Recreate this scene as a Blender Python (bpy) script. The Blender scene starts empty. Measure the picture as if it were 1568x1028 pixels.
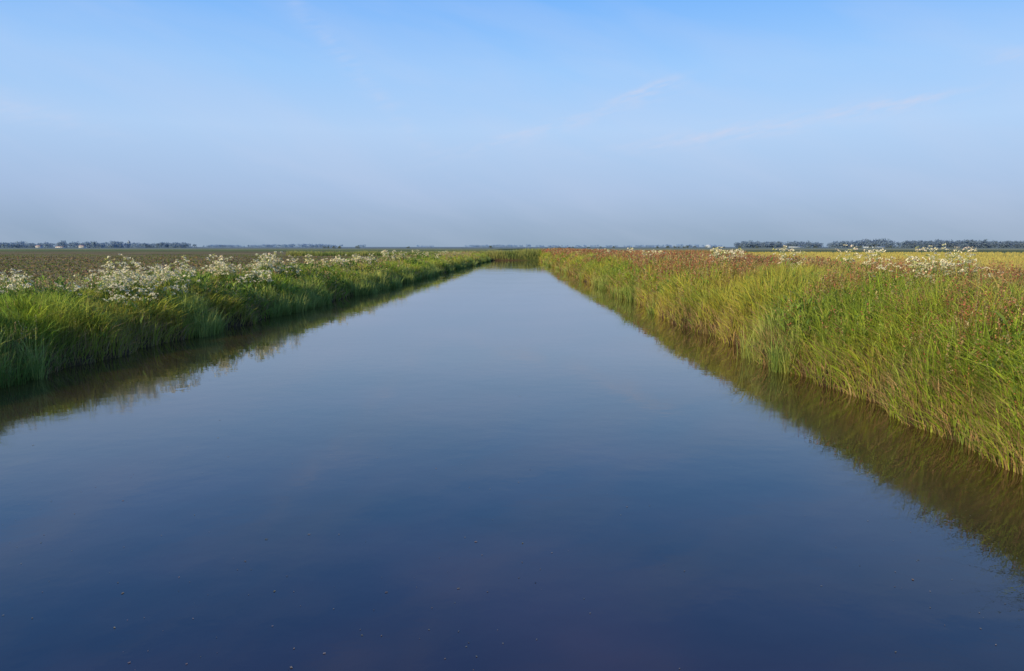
import bpy, math, numpy as np
rng=np.random.default_rng(7)
H=2.5
SUN_EL=math.radians(20); SUN_AZ=math.radians(218)  # compass-like, clockwise from +Y
sc=bpy.context.scene
sc.view_settings.view_transform='Standard'; sc.view_settings.look='None'; sc.view_settings.exposure=0

# ---------------------------------------------------------------- noise
def hsh(i,j,s):
    v=np.sin(i*127.1+j*311.7+s*74.7)*43758.5453
    return v-np.floor(v)
def vn(x,y,s=0):
    x=np.asarray(x,float);y=np.asarray(y,float)
    i=np.floor(x);j=np.floor(y);f=x-i;g=y-j
    f=f*f*(3-2*f);g=g*g*(3-2*g)
    return (hsh(i,j,s)*(1-f)+hsh(i+1,j,s)*f)*(1-g)+(hsh(i,j+1,s)*(1-f)+hsh(i+1,j+1,s)*f)*g
def fbm(x,y,s=0):
    return (vn(x,y,s)+.5*vn(x*2.1,y*2.1,s+1)+.25*vn(x*4.3,y*4.3,s+2))/1.75
# ---------------------------------------------------------------- canal shape
YEND=146.
def leftx(y):
    y=np.clip(y,-80,YEND+5); return -3.85*H+.0377*y+(fbm(y*.35,3+y*0,5)-.5)*1.1+(fbm(y*1.6,3+y*0,15)-.5)*.4
def rightx(y):
    y=np.clip(y,-80,YEND+5); return 2.286*H-.005*y+(fbm(y*.35,9+y*0,8)-.5)*.7+(fbm(y*1.6,3+y*0,18)-.5)*.35
def prof_l(d): return np.interp(d,[-3,-.6,0,.12,.5,2.0,3.5,7,8],[-1.2,-.5,0,.16,.46,.96,1.0,.95,.88])
def prof_r(d): return np.interp(d,[-3,-.6,0,.12,.5,1.6,2.8,4,7,9.5],[-1.2,-.5,0,.26,.60,1.14,1.36,1.42,1.38,1.05])
def gh(x,y):
    dl=leftx(y)-x; dr=x-rightx(y); de=y-YEND-(x*.12)
    t=np.clip((x-leftx(y))/(rightx(y)-leftx(y)),0,1)
    d=np.maximum(np.maximum(dl,dr),de)
    z=prof_l(d)*(1-t)+prof_r(d)*t
    z=z+np.where(d>.3,(fbm(x*.5,y*.5,21)-.5)*.12,0)
    return z

def make_mesh(name,verts,faces_idx,loop_totals,mat,col=None,smooth=False):
    me=bpy.data.meshes.new(name)
    n=len(verts); me.vertices.add(n); me.vertices.foreach_set('co',np.asarray(verts,np.float32).ravel())
    lt=np.asarray(loop_totals,np.int32); li=np.asarray(faces_idx,np.int32)
    me.loops.add(len(li)); me.loops.foreach_set('vertex_index',li)
    me.polygons.add(len(lt)); ls=np.concatenate([[0],np.cumsum(lt)[:-1]]).astype(np.int32)
    me.polygons.foreach_set('loop_start',ls); me.polygons.foreach_set('loop_total',lt)
    if smooth: me.polygons.foreach_set('use_smooth',np.ones(len(lt),bool))
    me.update(calc_edges=True); me.validate()
    if col is not None:
        a=me.color_attributes.new('Col','FLOAT_COLOR','POINT')
        c=np.ones((n,4),np.float32); c[:,:3]=np.clip(col,0,1); a.data.foreach_set('color',c.ravel())
    me.materials.append(mat)
    ob=bpy.data.objects.new(name,me); sc.collection.objects.link(ob); return ob

# ---------------------------------------------------------------- materials
def newmat(name):
    m=bpy.data.materials.new(name); m.use_nodes=True; nt=m.node_tree; nt.nodes.clear()
    return m,nt,nt.nodes,nt.links
def foliage_mat(name,transl=.35,rough=.6):
    m,nt,N,L=newmat(name)
    o=N.new('ShaderNodeOutputMaterial'); a=N.new('ShaderNodeAttribute'); a.attribute_name='Col'
    p=N.new('ShaderNodeBsdfPrincipled'); p.inputs['Roughness'].default_value=rough
    p.inputs['Specular IOR Level'].default_value=.25
    t=N.new('ShaderNodeBsdfTranslucent'); mx=N.new('ShaderNodeMixShader'); mx.inputs[0].default_value=transl
    L.new(a.outputs['Color'],p.inputs['Base Color']); L.new(a.outputs['Color'],t.inputs['Color'])
    L.new(p.outputs[0],mx.inputs[1]); L.new(t.outputs[0],mx.inputs[2]); L.new(mx.outputs[0],o.inputs[0])
    return m
grass_m=foliage_mat('grass_blades'); flower_m=foliage_mat('umbel_florets',.25,.8)
def simple(name,col,rough=.8,scale=.5,amt=.25):
    m,nt,N,L=newmat(name)
    o=N.new('ShaderNodeOutputMaterial'); p=N.new('ShaderNodeBsdfPrincipled'); p.inputs['Roughness'].default_value=rough
    no=N.new('ShaderNodeTexNoise'); no.inputs['Scale'].default_value=scale; g=N.new('ShaderNodeNewGeometry')
    L.new(g.outputs['Position'],no.inputs['Vector'])
    r=N.new('ShaderNodeValToRGB'); c=np.array(col)
    r.color_ramp.elements[0].color=(*(c*(1-amt)),1); r.color_ramp.elements[1].color=(*np.minimum(c*(1+amt),1),1)
    r.color_ramp.elements[0].position=.3; r.color_ramp.elements[1].position=.7
    L.new(no.outputs['Fac'],r.inputs[0]); L.new(r.outputs[0],p.inputs['Base Color']); L.new(p.outputs[0],o.inputs[0])
    return m
def ground_mat():
    m,nt,N,L=newmat('soil_and_turf')
    o=N.new('ShaderNodeOutputMaterial'); p=N.new('ShaderNodeBsdfPrincipled'); p.inputs['Roughness'].default_value=.95
    p.inputs['Specular IOR Level'].default_value=.1
    a=N.new('ShaderNodeAttribute'); a.attribute_name='Col'; g=N.new('ShaderNodeNewGeometry')
    n1=N.new('ShaderNodeTexNoise'); n1.inputs['Scale'].default_value=3.0; n1.inputs['Detail'].default_value=8; n1.inputs['Roughness'].default_value=.7
    n2=N.new('ShaderNodeTexNoise'); n2.inputs['Scale'].default_value=.06; n2.inputs['Detail'].default_value=5
    L.new(g.outputs['Position'],n1.inputs['Vector']); L.new(g.outputs['Position'],n2.inputs['Vector'])
    ad=N.new('ShaderNodeMath'); ad.operation='ADD'; L.new(n1.outputs['Fac'],ad.inputs[0]); L.new(n2.outputs['Fac'],ad.inputs[1])
    mr=N.new('ShaderNodeMapRange'); mr.inputs['From Min'].default_value=.7; mr.inputs['From Max'].default_value=1.3
    mr.inputs['To Min'].default_value=.5; mr.inputs['To Max'].default_value=1.5; L.new(ad.outputs[0],mr.inputs['Value'])
    v=N.new('ShaderNodeVectorMath'); v.operation='SCALE'; L.new(a.outputs['Color'],v.inputs[0]); L.new(mr.outputs[0],v.inputs['Scale'])
    L.new(v.outputs[0],p.inputs['Base Color'])
    b=N.new('ShaderNodeBump'); b.inputs['Strength'].default_value=.8; b.inputs['Distance'].default_value=.12
    L.new(n1.outputs['Fac'],b.inputs['Height']); L.new(b.outputs[0],p.inputs['Normal'])
    L.new(p.outputs[0],o.inputs[0]); return m

# ---------------------------------------------------------------- ground
ld=[0,.12,.3,.5,.8,1.2,1.6,2,2.4,3,3.6,4.3,5,5.8,6.6,7.2,8]
far=list(8+np.cumsum(.9*1.06**np.arange(90))); far=[f for f in far if f<7000]
while far[-1]<7000: far.append(far[-1]*1.12)
outs=np.array(ld+far)
inner=np.array([-.25,-.6,-1.2,-2.2,-3.5])
ys=list(np.arange(-80,0,2.))+list(np.arange(0,40,.5))+list(np.arange(40,140,1.))+list(np.arange(140,156,.5))
s=1.5; yy=156.
while yy<7000: ys.append(yy); yy+=s; s*=1.06
ys=np.array(ys)
lx=leftx(ys);rx=rightx(ys)
off=np.concatenate([-outs[::-1], -inner])
offr=np.concatenate([inner[::-1], outs])
X=np.concatenate([lx[:,None]+off[None],rx[:,None]+offr[None]],1)
Y=np.repeat(ys[:,None],X.shape[1],1); Z=gh(X,Y)
D_l=lx[:,None]-X; D_r=X-rx[:,None]
V=np.stack([X,Y,Z],-1).reshape(-1,3)
turf=np.array([.06,.08,.02]); mud=np.array([.075,.05,.025])
C=np.zeros((*X.shape,3))+turf
d=np.maximum(D_l,D_r); d=np.maximum(d,Y-YEND)
C[d<.45]=mud
lf=(D_l>7)&(Y<300); C[lf]=[.185,.145,.060]
C[(D_l>6)&(D_l<=7.5)&(Y<300)]=[.32,.25,.12]
C[(D_l>5)&(Y>=230)&(Y<300)]=[.15,.14,.05]
C[(D_l>5)&(Y>=300)&(Y<420)]=[.12,.16,.05]
C[(D_l>5)&(Y>=420)&(Y<600)]=[.22,.23,.10]
rf=(D_r>9)&(Y<190); C[rf]=[.42,.36,.09]
C[(D_r>9)&(Y>=190)&(Y<330)]=[.09,.12,.045]
C[(D_r>9)&(Y>=330)&(Y<600)]=[.24,.24,.12]
C[(np.abs(X)<25)&(Y>150)&(Y<400)]=[.15,.17,.06]
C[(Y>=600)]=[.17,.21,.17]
C[(Y>=1500)]=[.18,.24,.27]  # far ground tinted bluish, distance haze put into the colour
nr,nc=X.shape
a=(np.arange(nr-1)[:,None]*nc+np.arange(nc-1)[None]).ravel()
F=np.stack([a,a+1,a+nc+1,a+nc],1).ravel()
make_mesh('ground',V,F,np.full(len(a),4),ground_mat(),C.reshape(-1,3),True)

# ---------------------------------------------------------------- water
m,nt,N,L=newmat('canal_water')
o=N.new('ShaderNodeOutputMaterial'); p=N.new('ShaderNodeBsdfPrincipled'); p.inputs['IOR'].default_value=1.48
g=N.new('ShaderNodeNewGeometry'); n=N.new('ShaderNodeTexNoise'); n.inputs['Scale'].default_value=.30; n.inputs['Detail'].default_value=4
L.new(g.outputs['Position'],n.inputs['Vector'])
r=N.new('ShaderNodeValToRGB'); r.color_ramp.elements[0].position=.40; r.color_ramp.elements[1].position=.66
r.color_ramp.elements[0].color=(.009,.010,.018,1); r.color_ramp.elements[1].color=(.042,.026,.032,1)  # brownish water tone, pinkish patches painted in for cloud reflection
at=N.new('ShaderNodeAttribute'); at.attribute_name='Col'  # silty shallows tint, brown painted in to warm the bank reflections
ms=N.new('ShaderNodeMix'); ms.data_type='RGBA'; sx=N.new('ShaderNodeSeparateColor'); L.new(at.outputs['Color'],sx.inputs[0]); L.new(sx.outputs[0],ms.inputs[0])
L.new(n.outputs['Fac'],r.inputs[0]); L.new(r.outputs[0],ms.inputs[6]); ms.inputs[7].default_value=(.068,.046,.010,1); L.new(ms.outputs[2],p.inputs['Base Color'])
n3=N.new('ShaderNodeTexNoise'); n3.inputs['Scale'].default_value=.28; n3.inputs['Detail'].default_value=6; n3.inputs['Distortion'].default_value=.8
L.new(g.outputs['Position'],n3.inputs['Vector'])
mr=N.new('ShaderNodeMapRange'); mr.inputs['From Min'].default_value=.52; mr.inputs['From Max'].default_value=.56; mr.inputs['To Min'].default_value=.008; mr.inputs['To Max'].default_value=.06
L.new(n3.outputs['Fac'],mr.inputs['Value']); L.new(mr.outputs[0],p.inputs['Roughness'])
n2=N.new('ShaderNodeTexNoise'); n2.inputs['Scale'].default_value=2.2; n2.inputs['Detail'].default_value=4
L.new(g.outputs['Position'],n2.inputs['Vector'])
b=N.new('ShaderNodeBump'); b.inputs['Strength'].default_value=.07; b.inputs['Distance'].default_value=.03
L.new(n2.outputs['Fac'],b.inputs['Height']); L.new(b.outputs[0],p.inputs['Normal']); L.new(p.outputs[0],o.inputs[0])
wy=np.linspace(-79,YEND+3,300); wc_=[-.06,0,.05,.12,.2,.35,.5,.65,.8,.88,.95,1,1.06]
wsil_refl=[1,1,.8,.35,.1,0,0,0,.1,.35,.8,1,1]
lw=-3.85*H+.0377*wy; rw=2.286*H-.005*wy
wv=np.array([[(l_+(r_-l_)*c_,y_,0) for c_ in wc_] for l_,r_,y_ in zip(lw,rw,wy)])
k_=len(wc_); a=(np.arange(len(wy)-1)[:,None]*k_+np.arange(k_-1)[None]).ravel()
make_mesh('canal_water',wv.reshape(-1,3),np.stack([a,a+1,a+k_+1,a+k_],1).ravel(),np.full(len(a),4),m,np.repeat(np.tile(wsil_refl,len(wy))[:,None],3,1))

# ---------------------------------------------------------------- strips
def blades(P,h,w,ang,lean,col0,col1,prof=(1,1,.75,0)):
    n=len(P); k=len(prof); prof=np.array(prof)
    t=np.linspace(0,1,k)
    fa=ang+rng.uniform(-1.6,1.6,n)+1.57
    dirv=np.stack([np.cos(ang),np.sin(ang),0*ang],1); side=np.stack([np.cos(fa),np.sin(fa),0*fa],1)
    cen=P[:,None,:]+dirv[:,None,:]*(h*lean)[:,None,None]*(t**2)[None,:,None]
    cen[:,:,2]+=h[:,None]*(t[None]*(1-.38*np.minimum(lean,1.4)[:,None]*t[None]**1.5))
    hw=(w[:,None]*prof[None]*.5)[:,:,None]*side[:,None,:]
    A=cen[:,:-1]+hw[:,:-1]; B=cen[:,:-1]-hw[:,:-1]
    V=np.empty((n,2*(k-1)+1,3)); V[:,0:2*(k-1):2]=A; V[:,1:2*(k-1):2]=B; V[:,-1]=cen[:,-1]
    tt=np.empty(2*(k-1)+1); tt[0:-1:2]=t[:-1]; tt[1:-1:2]=t[:-1]; tt[-1]=1
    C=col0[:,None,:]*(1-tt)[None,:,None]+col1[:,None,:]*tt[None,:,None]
    f=[];tot=[]
    for i in range(k-2): f+=[2*i,2*i+1,2*i+3,2*i+2]; tot.append(4)
    i=k-2; f+=[2*i,2*i+1,2*i+2]; tot.append(3)
    nv=2*(k-1)+1
    F=(np.array(f)[None]+ (np.arange(n)*nv)[:,None]).ravel()
    return V.reshape(-1,3),F,np.tile(tot,n),C.reshape(-1,3)
def quads(Cn,U,W,col):
    n=len(Cn)
    V=np.stack([Cn-U-W,Cn+U-W*.6,Cn+U*.7+W,Cn-U*.8+W*.9],1)
    F=(np.arange(4)[None]+(np.arange(n)*4)[:,None]).ravel()
    return V.reshape(-1,3),F,np.full(n,4),np.repeat(col,4,0)
def strips(A,B,w0,w1,col):
    n=len(A); D=B-A; s=np.cross(D,rng.normal(size=(n,3))); s/=np.linalg.norm(s,axis=1)[:,None]+1e-9
    V=np.stack([A-s*w0[:,None],A+s*w0[:,None],B+s*w1[:,None],B-s*w1[:,None]],1)
    F=(np.arange(4)[None]+(np.arange(n)*4)[:,None]).ravel()
    return V.reshape(-1,3),F,np.full(n,4),np.repeat(col,4,0)
def join(parts):
    V=[];F=[];T=[];C=[];o=0
    for v,f,t,c in parts: V.append(v);F.append(f+o);T.append(t);C.append(c);o+=len(v)
    return np.concatenate(V),np.concatenate(F),np.concatenate(T),np.concatenate(C)
def jit(c,n,a=.25):
    c=np.asarray(c,float)
    if c.ndim==1: c=np.repeat(c[None],n,0)
    return c*(1+rng.normal(0,a,(n,1)))*(1+rng.normal(0,a*.3,(n,3)))
def ydist(n,y0,y1): return np.exp(rng.uniform(math.log(y0),math.log(y1),n))
def dsc(y): return np.maximum(1,np.abs(y)/16)**.75
def lerp(a,b,t): return np.asarray(a)*(1-t[:,None])+np.asarray(b)*t[:,None]

# ---------------------------------------------------------------- bank grass
def bank(side,n,y0,y1):
    y=ydist(n,y0,y1); d=rng.beta(1.1,1.5,n)*7.2-.05
    x=np.where(side=='l',leftx(y)-d,rightx(y)+d)
    z=gh(x,y)-.03
    cl=fbm(x*.9,y*.9,31); cl2=fbm(x*.25,y*.25,37); cl3=fbm(x*2.2,y*2.2,43); cl4=fbm(x*.6,y*.6,47)
    g_dark=np.array([.07,.115,.022]); g_br=np.array([.30,.41,.035]); g_yel=np.array([.50,.45,.07])
    if side=='r':
        h=np.interp(d,[0,.3,1,2,3,5,7.2],[.42,.64,.84,.76,.66,.54,.38])*(.40+1.15*cl)*(.6+.8*cl3)*rng.uniform(.55,1.2,n)
        c=lerp(g_dark,g_br,np.clip(cl3*1.8+cl*1.0-.8+rng.normal(0,.15,n),0,1))
        t=np.clip((cl2-.42)*3.5,0,.7); c=c*(1-t[:,None])+g_yel*t[:,None]
        t=np.clip((d-1.1)/1.8,0,.7)*np.clip((cl4-.34)*5,0,1); c=c*(1-t[:,None])+np.array([.36,.24,.09])*t[:,None]
    else:
        h=np.interp(d,[0,.4,1,2,3,4,5,7.2],[.46,.62,.66,.52,.36,.24,.17,.10])*(.3+1.3*cl)*(.5+1.0*cl3)*rng.uniform(.6,1.2,n)
        c=lerp(g_dark,g_br*1.05,np.clip(cl3*1.7+cl*.9-.68+rng.normal(0,.13,n),0,1))
        t=np.clip((cl2-.42)*3,0,.6); c=c*(1-t[:,None])+g_yel*t[:,None]
        t=np.clip((d-3.5)/2,0,.5); c=c*(1-t[:,None])+np.array([.32,.38,.08])*t[:,None]
    pst=np.where(d<.35,.35,.06+.14*(cl4>.5)); straw=rng.random(n)<pst; c[straw]=np.array([.44,.31,.13])
    h[straw]*=.85
    c=jit(c,n,.24)
    ang=fbm(x*.7,y*.7,53)*12+rng.normal(0,1.1,n)
    tow=0. if side=='l' else math.pi
    nw=d<.9; ang[nw]=tow+rng.normal(0,1.2,nw.sum())
    lean=np.abs(rng.normal(.34,.32,n))+.05+.45*(cl3>.6)
    w=rng.uniform(.006,.016,n)*dsc(y); wide=rng.random(n)<.2; w[wide]*=1.8
    P=np.stack([x,y,z],1)
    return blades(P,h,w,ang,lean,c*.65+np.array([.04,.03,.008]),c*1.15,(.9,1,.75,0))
def sedge(side,n_t,y0,y1,nb=26):
    y=ydist(n_t,y0,y1); d=rng.uniform(-.3,.5,n_t)
    keep=fbm(y*.3,0*y+(1 if side=='l' else 2),51)>(.42 if side=='l' else .5); y=y[keep];d=d[keep]
    x=np.where(side=='l',leftx(y)-d,rightx(y)+d)
    hh=rng.uniform(.35,.95,len(y)); cc=lerp([.18,.29,.05],[.52,.58,.14],rng.random(len(y)))
    k=np.repeat(np.arange(len(y)),nb); n=len(k)
    r=rng.normal(0,.07,(n,2))*dsc(y[k])[:,None]**.5
    X=x[k]+r[:,0];Y=y[k]+r[:,1]; P=np.stack([X,Y,np.maximum(gh(X,Y),-.05)-.02],1)
    ang=np.arctan2(r[:,1],r[:,0])
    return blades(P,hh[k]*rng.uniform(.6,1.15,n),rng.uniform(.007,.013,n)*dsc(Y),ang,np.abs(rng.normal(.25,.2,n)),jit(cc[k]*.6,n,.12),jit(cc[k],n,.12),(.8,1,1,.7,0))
def broadleaf(side,n_t,y0,y1,nb=14):
    y=ydist(n_t,y0,y1); d=rng.uniform(.3,5,n_t); x=np.where(side=='l',leftx(y)-d,rightx(y)+d)
    k=fbm(x*.5,y*.5,57)>.5; x=x[k];y=y[k]; hh=rng.uniform(.3,.65,len(x))
    q=np.repeat(np.arange(len(x)),nb); n=len(q); X=x[q]+rng.normal(0,.09,n);Y=y[q]+rng.normal(0,.09,n)
    P=np.stack([X,Y,gh(X,Y)+rng.random(n)*hh[q]],1); c=lerp([.07,.13,.02],[.24,.36,.05],rng.random(len(x)))[q]
    return blades(P,rng.uniform(.12,.28,n),rng.uniform(.025,.055,n)*dsc(Y)**.6,rng.uniform(0,6.28,n),rng.uniform(.5,1.4,n),jit(c,n,.15),jit(c,n,.15),(.3,1,.8,0))
def reedleaf(n_t,y0,y1,nb=7):
    """young common reed low on the bank: stems with long side leaves"""
    y=ydist(n_t,y0,y1); d=rng.uniform(.1,2.2,n_t); x=rightx(y)+d
    k=fbm(x*.45,y*.45,67)>.49; x=x[k];y=y[k];m_=len(x); hh=rng.uniform(.4,.85,m_); P=np.stack([x,y,gh(x,y)],1)
    c=lerp([.16,.25,.04],[.42,.50,.06],rng.random(m_)); a0=rng.uniform(0,6.28,m_); le=np.abs(rng.normal(.08,.06,m_))
    st=blades(P,hh,.008*dsc(y),a0,le,jit(c*.7,m_,.1),jit(c,m_,.1),(1,.9,.6,0))
    q=np.repeat(np.arange(m_),nb); n=len(q); t=rng.uniform(.15,.95,n)
    B=P[q].copy(); B[:,0]+=np.cos(a0[q])*hh[q]*le[q]*t**2; B[:,1]+=np.sin(a0[q])*hh[q]*le[q]*t**2; B[:,2]+=hh[q]*t*.96
    lf=blades(B,rng.uniform(.15,.32,n),rng.uniform(.010,.018,n)*dsc(y[q]),rng.uniform(0,6.28,n),rng.uniform(.5,1.2,n),jit(c[q]*.9,n,.12),jit(c[q],n,.12),(.6,1,.7,0))
    return join([st,lf])
def bent_straw(side,n,y0,y1):
    y=ydist(n,y0,y1); d=rng.uniform(-.05,.5,n); x=np.where(side=='l',leftx(y)-d,rightx(y)+d)
    tow=0. if side=='l' else math.pi
    c=jit([.48,.34,.15],n,.2)
    return blades(np.stack([x,y,gh(x,y)],1),rng.uniform(.25,.7,n),.008*dsc(y),tow+rng.normal(0,.8,n),rng.uniform(.5,1.3,n),c*.7,c,(1,.9,.7,0))
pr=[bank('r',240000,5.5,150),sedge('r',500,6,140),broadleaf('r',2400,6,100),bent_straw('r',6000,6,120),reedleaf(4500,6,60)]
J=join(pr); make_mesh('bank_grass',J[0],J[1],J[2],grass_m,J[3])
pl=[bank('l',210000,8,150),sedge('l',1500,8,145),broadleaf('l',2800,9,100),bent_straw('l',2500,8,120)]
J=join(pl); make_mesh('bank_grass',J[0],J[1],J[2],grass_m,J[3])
n=26000; x=rng.uniform(-40,45,n); y=YEND+.12*x+rng.beta(1,2,n)*14
P=np.stack([x,y,gh(x,y)-.03],1); cl=fbm(x*.3,y*.3,61)
c=lerp([.15,.22,.05],[.36,.36,.10],np.clip(cl*1.6-.3,0,1)); red=(x>5.5)&(rng.random(n)<.6); c[red]=[.42,.2,.09]
B=blades(P,rng.uniform(.4,1.05,n)*(.6+.7*cl),np.full(n,.06),rng.uniform(0,6.28,n),np.abs(rng.normal(.15,.1,n)),jit(c*.7,n),jit(c,n))
make_mesh('reed_bed',B[0],B[1],B[2],grass_m,B[3])

# ---------------------------------------------------------------- red sorrel / seeding grasses
def seedheads(side,n,y0,y1,dlo,dhi,cols,thr,h0=.75,h1=1.1,nf=9):
    y=ydist(n,y0,y1); d=rng.uniform(dlo,dhi,n)
    x=np.where(side=='l',leftx(y)-d,rightx(y)+d)
    k=fbm(x*.35,y*.22,71)+rng.normal(0,.05,n)>thr; x=x[k];y=y[k];d=d[k];n=len(x)
    z=gh(x,y); h=rng.uniform(h0,h1,n)*np.interp(d,[0,1.2,2.5,5,7],[.9,1.0,1,.82,.7])
    ang=rng.uniform(0,6.28,n); lean=np.abs(rng.normal(.10,.09,n))
    P=np.stack([x,y,z],1); s=dsc(y)
    ci=rng.integers(0,len(cols),n); c=jit(np.array(cols)[ci],n,.22)
    st=blades(P,h,.006*s,ang,lean,jit([.18,.2,.05],n),c,(1,.9,.6,0))
    m_=np.repeat(np.arange(n),nf); t=rng.uniform(.62,1.0,n*nf)
    cen=P[m_]+np.stack([np.cos(ang[m_]),np.sin(ang[m_]),0*t],1)*(h[m_]*lean[m_]*t**2)[:,None]
    cen[:,2]+=h[m_]*(t*(1-.38*lean[m_]*t**1.5))
    cen[:,:2]+=rng.normal(0,.016,(n*nf,2))*s[m_][:,None]*((1.1-t)*3)[:,None]
    sz=(rng.uniform(.005,.011,n*nf)*s[m_])[:,None]
    U=rng.normal(size=(n*nf,3));U/=np.linalg.norm(U,axis=1)[:,None]; W=np.cross(U,rng.normal(size=(n*nf,3))); W/=np.linalg.norm(W,axis=1)[:,None]; W[:,2]=np.abs(W[:,2])
    q=quads(cen,U*sz,W*sz*1.5,c[m_]*rng.uniform(.7,1.3,(n*nf,1)))
    return join([st,q])
reds=[[.42,.15,.08],[.44,.20,.10],[.36,.16,.08],[.48,.30,.14],[.32,.14,.07],[.44,.36,.16],[.38,.34,.12]]
S=join([seedheads('r',23000,8,150,1.0,6.0,reds,.41,.68,.98,11),seedheads('r',2500,8,120,.15,1.2,reds,.45,.6,1.0,11)])
make_mesh('red_sorrel',S[0],S[1],S[2],grass_m,S[3])
S=seedheads('l',5500,10,150,.2,6,[[.5,.4,.2],[.4,.26,.12],[.42,.42,.16]],.48,.5,.85,7)
make_mesh('seeding_grass',S[0],S[1],S[2],grass_m,S[3])

# ---------------------------------------------------------------- cow parsley
def parsley(name,px,py,hh,dens=16):
    n=len(px); base=np.stack([px,py,gh(px,py)],1); parts=[]
    k=np.repeat(np.arange(n),dens); k=k[rng.random(len(k))<np.repeat(rng.uniform(.5,1,n),dens)]; m_=len(k); s=dsc(py)
    t=rng.uniform(.5,1,m_); a=rng.uniform(0,6.283,m_); r=rng.uniform(.05,.42,m_)*np.sqrt(t)*.9
    top=base[k].copy(); top[:,0]+=np.cos(a)*r; top[:,1]+=np.sin(a)*r; top[:,2]+=hh[k]*(t+.12*(1-r/.4))*.95
    mid=base[k].copy(); mid[:,0]+=np.cos(a)*r*.25; mid[:,1]+=np.sin(a)*r*.25; mid[:,2]+=hh[k]*t*.55
    green=jit([.18,.26,.05],m_,.15)
    parts.append(strips(base[k],mid,.004*s[k],.003*s[k],green)); parts.append(strips(mid,top,.003*s[k],.002*s[k],green))
    nf=18; q=np.repeat(np.arange(m_),nf); Q=len(q)
    R=rng.uniform(.03,.075,m_)*np.minimum(s[k],1.5)
    rr=np.sqrt(rng.random(Q))*R[q]; aa=rng.uniform(0,6.283,Q)
    tilt=rng.normal(0,.35,(m_,2))
    dx=np.cos(aa)*rr; dy=np.sin(aa)*rr
    cen=top[q]+np.stack([dx,dy,dx*tilt[q,0]+dy*tilt[q,1]+.015-rr*rr*6],1)
    sz=(rng.uniform(.008,.013,Q)*np.minimum(s[k][q],2.1))[:,None]
    U=np.stack([np.cos(aa),np.sin(aa),rng.normal(0,.6,Q)],1); W=np.stack([-np.sin(aa),np.cos(aa),rng.normal(0,.6,Q)],1)
    wc=jit([.84,.78,.52],m_,.09)[q]; wc[rng.random(m_)[q]<.2]=[.52,.54,.2]
    parts.append(quads(cen,U*sz,W*sz,wc))
    l=np.repeat(np.arange(n),30); M=len(l); b=base[l].copy(); b[:,:2]+=rng.normal(0,.10,(M,2)); b[:,2]+=rng.random(M)*hh[l]*.5
    parts.append(blades(b,rng.uniform(.15,.3,M),rng.uniform(.02,.035,M)*np.minimum(s[l],2),rng.uniform(0,6.28,M),rng.uniform(.3,1.2,M),jit([.10,.18,.03],M),jit([.18,.28,.05],M)))
    J=join(parts); return make_mesh(name,J[0],J[1],J[2],flower_m,J[3])
def clumps(side,lst):
    X=[];Y=[];Hh=[]
    for (y,d,n,sy,sd,h) in lst:
        yy=y+rng.normal(0,sy,n); dd=np.clip(d+rng.normal(0,sd,n),.8,6)
        xx=leftx(yy)-dd if side=='l' else rightx(yy)+dd
        X.append(xx);Y.append(yy);Hh.append(h*rng.uniform(.6,1.15,n))
    return np.concatenate(X),np.concatenate(Y),np.concatenate(Hh)
L_=[(19.0,2.6,4,.8,.5,.8),(22.0,1.6,24,.8,.5,1.0),(24.6,2.0,20,.6,.6,1.12),(30,1.6,15,.8,.5,1.1),(35.5,2.0,16,.9,.5,1.2),(46,2.6,6,1.,.6,1.1),(54,2.4,11,1.5,.6,1.1),(67,2.6,8,1.5,.6,1.1),(82,2.6,4,2,.7,1.1),(104,2.6,4,3,.8,1.1),(26,5,3,4,.6,.8),(17.6,4.2,2,.6,.5,.85),(30,3.2,6,7,.7,.9)]
x,y,h=clumps('l',L_); parsley('cow_parsley',x,y,h,19)
R_=[(16,2.9,19,.45,.3,1.05),(13.6,4.2,10,.3,.3,1.0),(15,5.6,7,.6,.4,1.0),(21,3.4,4,.6,.3,1.0),(25,3.2,3,.6,.3,1.0),(31,3.0,17,1.0,.35,1.0),(47,3,4,1.5,.5,1.),(60,3,3,2,.5,1.),(85,3,3,4,.6,1.)]
x,y,h=clumps('r',R_); parsley('cow_parsley',x,y,h,24)

# ---------------------------------------------------------------- young crop rows on the left field
n=30000; y=ydist(n,12,170); row=rng.integers(0,150,n); x=-18.2-row*.75+rng.normal(0,.05,n)
k=(np.abs(x)<y*.75+6)&(fbm(x*.12,y*.12,81)>.36); x=x[k];y=y[k]; nb=5
q=np.repeat(np.arange(len(x)),nb); M=len(q)
P=np.stack([x[q]+rng.normal(0,.04,M),y[q]+rng.normal(0,.04,M),gh(x[q],y[q])-.01],1)
B=blades(P,rng.uniform(.06,.15,M),rng.uniform(.025,.04,M)*dsc(y[q])**.5,rng.uniform(0,6.28,M),rng.uniform(.4,1.3,M),jit([.13,.18,.03],M),jit([.20,.28,.05],M))
make_mesh('young_crop',B[0],B[1],B[2],grass_m,B[3])
n=30000; y=ydist(n,14,130); x=-17.5-rng.random(n)*np.maximum(6,y*.75-10); z=gh(x,y)
s_=(rng.uniform(.02,.06,n)*np.maximum(1,y/30)**.5)[:,None]
U=rng.normal(size=(n,3));U/=np.linalg.norm(U,axis=1)[:,None];W=np.cross(U,rng.normal(size=(n,3)));W/=np.linalg.norm(W,axis=1)[:,None]
B=quads(np.stack([x,y,z+.01],1),U*s_,W*s_,jit([.19,.145,.065],n,.35))
make_mesh('soil_clods',B[0],B[1],B[2],grass_m,B[3])
n=60000; y=ydist(n,20,185); x=rightx(y)+10+rng.beta(1,2,n)*np.maximum(12,y*.7)
P=np.stack([x,y,gh(x,y)],1); c=lerp([.42,.37,.09],[.58,.48,.12],fbm(x*.1,y*.1,5))
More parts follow.
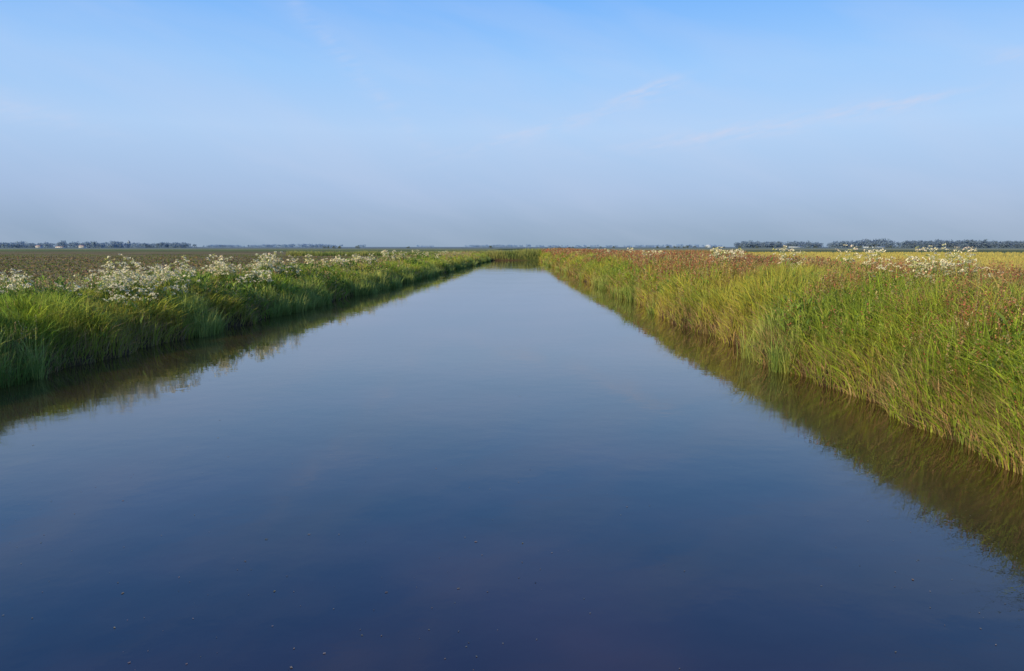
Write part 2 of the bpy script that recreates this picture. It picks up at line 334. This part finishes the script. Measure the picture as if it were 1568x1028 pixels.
B=blades(P,rng.uniform(.3,.45,n),.02*dsc(y),rng.uniform(0,6.28,n),np.abs(rng.normal(.15,.1,n)),jit(c*.8,n,.12),jit(c,n,.12))
make_mesh('cereal_crop',B[0],B[1],B[2],grass_m,B[3])

# ---------------------------------------------------------------- floating specks
n=700; y=ydist(n,3.2,22); x=rng.uniform(-1,1,n)*y*.7; ok=(x>leftx(y)+.3)&(x<rightx(y)-.3)&(fbm(x*.5,y*.5,99)>.42); x=x[ok];y=y[ok];n=len(x)
a=rng.uniform(0,6.28,n); s_=(rng.uniform(.0015,.005,n)*rng.choice([1,1,1,1.8],n))[:,None]
U=np.stack([np.cos(a),np.sin(a),0*a],1);W=np.stack([-np.sin(a),np.cos(a),0*a],1)
B=quads(np.stack([x,y,0*x+.004],1),U*s_*1.6,W*s_,jit([.28,.25,.18],n,.3))
make_mesh('floating_plant_debris',B[0],B[1],B[2],grass_m,B[3])

# ---------------------------------------------------------------- distant trees
tm=foliage_mat('distant_foliage',.5,1.)
def trees(name,xs,ys_,hs,ws,col,nf=170):
    n=len(xs); k=np.repeat(np.arange(n),nf); m_=len(k)
    nl=5; ca=rng.uniform(-.38,.38,(n,nl)); cz=rng.uniform(.35,.78,(n,nl)); cr=rng.uniform(.18,.30,(n,nl)); li=rng.integers(0,nl,m_)
    v=rng.normal(size=(m_,3)); v/=np.linalg.norm(v,axis=1)[:,None]; v*=(rng.random(m_)**.4)[:,None]
    P=np.stack([xs[k]+ws[k]*(ca[k,li]+v[:,0]*cr[k,li]),ys_[k]+ws[k]*v[:,1]*.35,1.+hs[k]*(cz[k,li]+v[:,2]*cr[k,li])],1)
    sk=rng.random(m_)<.3; P[sk,2]=1+hs[k][sk]*rng.uniform(0,.4,sk.sum()); P[sk,0]=xs[k][sk]+ws[k][sk]*rng.uniform(-.55,.55,sk.sum())
    s_=(hs[k]*rng.uniform(.04,.09,m_))[:,None]
    U=rng.normal(size=(m_,3));U/=np.linalg.norm(U,axis=1)[:,None];W=np.cross(U,rng.normal(size=(m_,3)));W/=np.linalg.norm(W,axis=1)[:,None]
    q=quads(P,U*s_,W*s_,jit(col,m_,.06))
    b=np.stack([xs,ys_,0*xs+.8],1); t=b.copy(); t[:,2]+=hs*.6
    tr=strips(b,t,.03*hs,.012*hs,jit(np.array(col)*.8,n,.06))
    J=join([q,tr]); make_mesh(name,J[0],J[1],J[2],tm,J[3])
def px(imx,dist): return (imx-784)/1220*dist
def row(x0,x1,dist,n,h0,h1,col,name='distant_trees',gap=.42):
    xs=rng.uniform(px(x0,dist),px(x1,dist),n); k=fbm(xs*12/dist,0*xs+dist,91)>gap; xs=xs[k]; n=len(xs)
    hs=rng.uniform(h0,h1,n)*(.6+.7*fbm(xs*22/dist,0*xs,93)); trees(name,xs,dist+rng.uniform(-40,40,n),hs,hs*rng.uniform(1,1.8,n),col)
hz=np.array([.21,.29,.36])  # bluish aerial haze painted into the tree base colour
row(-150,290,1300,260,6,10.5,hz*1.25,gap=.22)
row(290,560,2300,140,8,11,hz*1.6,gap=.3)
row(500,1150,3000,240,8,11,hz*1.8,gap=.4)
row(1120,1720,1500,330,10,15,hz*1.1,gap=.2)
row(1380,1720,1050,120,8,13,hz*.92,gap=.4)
row(500,760,700,26,2.0,3.6,[.16,.19,.13],'distant_hedge',gap=.45)
row(850,1500,900,60,1.5,3.,[.16,.19,.14],'distant_hedge',gap=.4)

# ---------------------------------------------------------------- distant buildings
white=simple('white_render',[.58,.60,.60]); roofm=simple('roof_tiles',[.26,.22,.23]); dark=simple('window_glass_dark',[.14,.17,.20],.3); glassm=simple('greenhouse_panels',[.36,.42,.46],.5)
def boxm(v0,v1):
    x0,y0,z0=v0;x1,y1,z1=v1
    V=[(x0,y0,z0),(x1,y0,z0),(x1,y1,z0),(x0,y1,z0),(x0,y0,z1),(x1,y0,z1),(x1,y1,z1),(x0,y1,z1)]
    F=[0,3,2,1,4,5,6,7,0,1,5,4,1,2,6,5,2,3,7,6,3,0,4,7]
    return V,F,[4]*6
def part(name,V,F,T,mat,par):
    o=make_mesh(name,np.array(V,float),F,T,mat); o.parent=par; return o
def house(name,cx,cy,w,dp,wh,rh,wallm,roof,nwin=4):
    e=bpy.data.objects.new(name,None); sc.collection.objects.link(e); e.location=(cx,cy,.7)
    V,F,T=boxm((-w/2,-dp/2,-.5),(w/2,dp/2,wh)); part('walls',V,F,T,wallm,e)
    o=.35; V=[(-w/2-o,-dp/2-o,wh+.01),(w/2+o,-dp/2-o,wh+.01),(w/2+o,dp/2+o,wh+.01),(-w/2-o,dp/2+o,wh+.01),(-w/2-o,0,wh+rh),(w/2+o,0,wh+rh)]
    part('roof',V,[0,1,5,4,2,3,4,5,0,4,3,1,2,5,0,3,2,1],[4,4,3,3,4],roof,e)
    for i in range(nwin):
        xx=-w/2+(i+.5)*w/nwin
        if i==nwin//2: V,F,T=boxm((xx-.6,-dp/2-.05,0),(xx+.6,-dp/2-.01,min(2.1,wh-.1))); part('door',V,F,T,dark,e)
        else: V,F,T=boxm((xx-.6,-dp/2-.05,.6),(xx+.6,-dp/2-.01,min(2.0,wh-.2))); part('window_%d'%i,V,F,T,dark,e)
house('white_farmhouse',px(64,1200),1200,7,7,2.4,1.8,white,roofm)
house('white_farmhouse',px(130,1200),1200,8,7,2.4,2.0,white,roofm)
house('white_barn',px(97,1250),1250,12,9,1.6,1.2,white,roofm)
house('greenhouse',px(1335,1000),1000,26,10,1.3,.7,glassm,glassm,8)
house('greenhouse',px(1215,1200),1200,18,10,1.4,.8,glassm,glassm,8)
R=6.; V=[];F=[];T=[]; seg=24; lv=[(1,0),(1,2.5)]+[(math.cos(t),2.5+.7*R*math.sin(t)/1.) for t in np.linspace(.2,1.45,6)]
for rr,zz in lv:
    for i in range(seg): V.append((R*rr*math.cos(6.2832*i/seg),R*rr*math.sin(6.2832*i/seg),zz))
for j in range(len(lv)-1):
    for i in range(seg): F+=[j*seg+i,j*seg+(i+1)%seg,(j+1)*seg+(i+1)%seg,(j+1)*seg+i];T.append(4)
F+=[(len(lv)-1)*seg+i for i in range(seg)];T.append(seg)
o_=make_mesh('storage_dome',np.array(V),F,T,glassm); o_.location=(px(1083,1600),1600,.8)
e=bpy.data.objects.new('church_tower',None); sc.collection.objects.link(e); e.location=(px(201,1350),1350,.8)
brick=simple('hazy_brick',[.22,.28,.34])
V,F,T=boxm((-1.8,-1.8,0),(1.8,1.8,9)); part('shaft',V,F,T,brick,e)
part('spire',[(-2.1,-2.1,9.01),(2.1,-2.1,9.01),(2.1,2.1,9.01),(-2.1,2.1,9.01),(0,0,13)],[0,1,4,1,2,4,2,3,4,3,0,4,3,2,1,0],[3,3,3,3,4],brick,e)

# ---------------------------------------------------------------- sun + sky
sl=bpy.data.lights.new('sun','SUN'); sl.energy=5.0; sl.angle=math.radians(.6); sl.color=(1,.82,.52)
so=bpy.data.objects.new('sun',sl); sc.collection.objects.link(so)
from mathutils import Vector
sd=Vector((math.sin(SUN_AZ)*math.cos(SUN_EL),math.cos(SUN_AZ)*math.cos(SUN_EL),math.sin(SUN_EL)))
so.rotation_euler=sd.to_track_quat('Z','Y').to_euler()
w=bpy.data.worlds.new('World'); sc.world=w; w.use_nodes=True; nt=w.node_tree; N=nt.nodes; L=nt.links; N.clear()
out=N.new('ShaderNodeOutputWorld'); bg=N.new('ShaderNodeBackground'); bg.inputs['Strength'].default_value=.1
sky=N.new('ShaderNodeTexSky'); sky.sky_type='NISHITA'; sky.sun_disc=False; sky.sun_elevation=SUN_EL; sky.sun_rotation=SUN_AZ
sky.air_density=1.0; sky.dust_density=1.0; sky.ozone_density=2.0
tc=N.new('ShaderNodeTexCoord'); sp=N.new('ShaderNodeSeparateXYZ'); L.new(tc.outputs['Generated'],sp.inputs[0])
def M(op,a,b=None,c=None):
    m=N.new('ShaderNodeMath'); m.operation=op
    for i,v in enumerate((a,b,c)):
        if v is None: continue
        if isinstance(v,(int,float)): m.inputs[i].default_value=v
        else: L.new(v,m.inputs[i])
    return m.outputs[0]
el=M('MULTIPLY',M('ARCSINE',sp.outputs['Z']),57.2958)
az=M('MULTIPLY',M('ARCTAN2',sp.outputs['X'],sp.outputs['Y']),57.2958)
rp=N.new('ShaderNodeValToRGB'); L.new(M('DIVIDE',el,60.),rp.inputs[0])
def s2l(c):
    c=np.array(c)/255.; return tuple(np.where(c<=.04045,c/12.92,((c+.055)/1.055)**2.4))
stops=[(0,(142,166,192)),(1.5,(148,172,204)),(3.7,(164,188,225)),(8,(177,208,246)),(12,(158,203,253)),(16.5,(122,184,254)),(24,(96,164,252)),(32,(74,143,244)),(60,(40,95,190))]
cr=rp.color_ramp
while len(cr.elements)<len(stops): cr.elements.new(.5)
for e_,(d_,c_) in zip(cr.elements,stops):
    e_.position=d_/60.; e_.color=(*s2l(c_),1)
sc10=N.new('ShaderNodeVectorMath'); sc10.operation='SCALE'; L.new(rp.outputs[0],sc10.inputs[0]); sc10.inputs['Scale'].default_value=10.5
mx=N.new('ShaderNodeMix'); mx.data_type='RGBA'; mx.inputs[0].default_value=.87
L.new(sky.outputs[0],mx.inputs[6]); L.new(sc10.outputs[0],mx.inputs[7])
cmb=N.new('ShaderNodeCombineXYZ'); L.new(M('MULTIPLY',M('ADD',az,M('MULTIPLY',el,-1.0)),.03),cmb.inputs[0]); L.new(M('MULTIPLY',M('ADD',el,M('MULTIPLY',az,.35)),.16),cmb.inputs[1])
cn=N.new('ShaderNodeTexNoise'); cn.inputs['Scale'].default_value=1.6; cn.inputs['Detail'].default_value=4; cn.inputs['Roughness'].default_value=.5; cn.inputs['Distortion'].default_value=.3
L.new(cmb.outputs[0],cn.inputs['Vector'])
cf=N.new('ShaderNodeMapRange'); cf.inputs['From Min'].default_value=.42; cf.inputs['From Max'].default_value=.8; cf.inputs['To Max'].default_value=.26; L.new(cn.outputs['Fac'],cf.inputs['Value'])
fac=cf.outputs[0]
cmb2=N.new('ShaderNodeCombineXYZ'); L.new(M('MULTIPLY',az,.25),cmb2.inputs[0]); L.new(M('MULTIPLY',M('SUBTRACT',el,M('MULTIPLY',az,.2)),1.0),cmb2.inputs[1])
cn2=N.new('ShaderNodeTexNoise'); cn2.inputs['Scale'].default_value=2.; cn2.inputs['Detail'].default_value=6; L.new(cmb2.outputs[0],cn2.inputs['Vector'])
nz=M('MULTIPLY',M('MAXIMUM',M('SUBTRACT',cn2.outputs['Fac'],.38),0),4.2)
def wisp(ax,ex,slope,la,le,amp):
    u=M('SUBTRACT',az,ax); v=M('SUBTRACT',M('SUBTRACT',el,ex),M('MULTIPLY',u,slope))
    g=M('ADD',M('POWER',M('ABSOLUTE',M('DIVIDE',u,la)),2),M('POWER',M('ABSOLUTE',M('DIVIDE',v,le)),2))
    return M('MULTIPLY',M('MULTIPLY',M('EXPONENT',M('MULTIPLY',g,-1)),amp),nz)
for wv_ in [(9.3,10.6,.3,2.0,.35,.7),(3,8.3,.26,7,.45,.38),(25,9.0,.1,3.0,.35,.5),(19,8.2,.1,9,.6,.28),(14,7.4,.1,6,.5,.28),(33,11.3,.05,2.5,.4,.4),(-11,12,-1.0,6,.9,.16),(-33,8.5,-.2,6,.7,.25)]:
    fac=M('ADD',fac,wisp(*wv_))
fac=M('MINIMUM',fac,.8)
cm=N.new('ShaderNodeMix'); cm.data_type='RGBA'; L.new(fac,cm.inputs[0]); L.new(mx.outputs[2],cm.inputs[6]); cm.inputs[7].default_value=(6.0,6.6,8.4,1)
L.new(cm.outputs[2],bg.inputs[0]); L.new(bg.outputs[0],out.inputs[0])

# ---------------------------------------------------------------- camera
cd=bpy.data.cameras.new('camera'); cd.sensor_width=36; cd.lens=28; cd.clip_end=20000; cd.clip_start=.05
co=bpy.data.objects.new('camera',cd); sc.collection.objects.link(co); co.location=(0,0,H)
co.rotation_euler=(math.radians(90-6.36),0,0); sc.camera=co
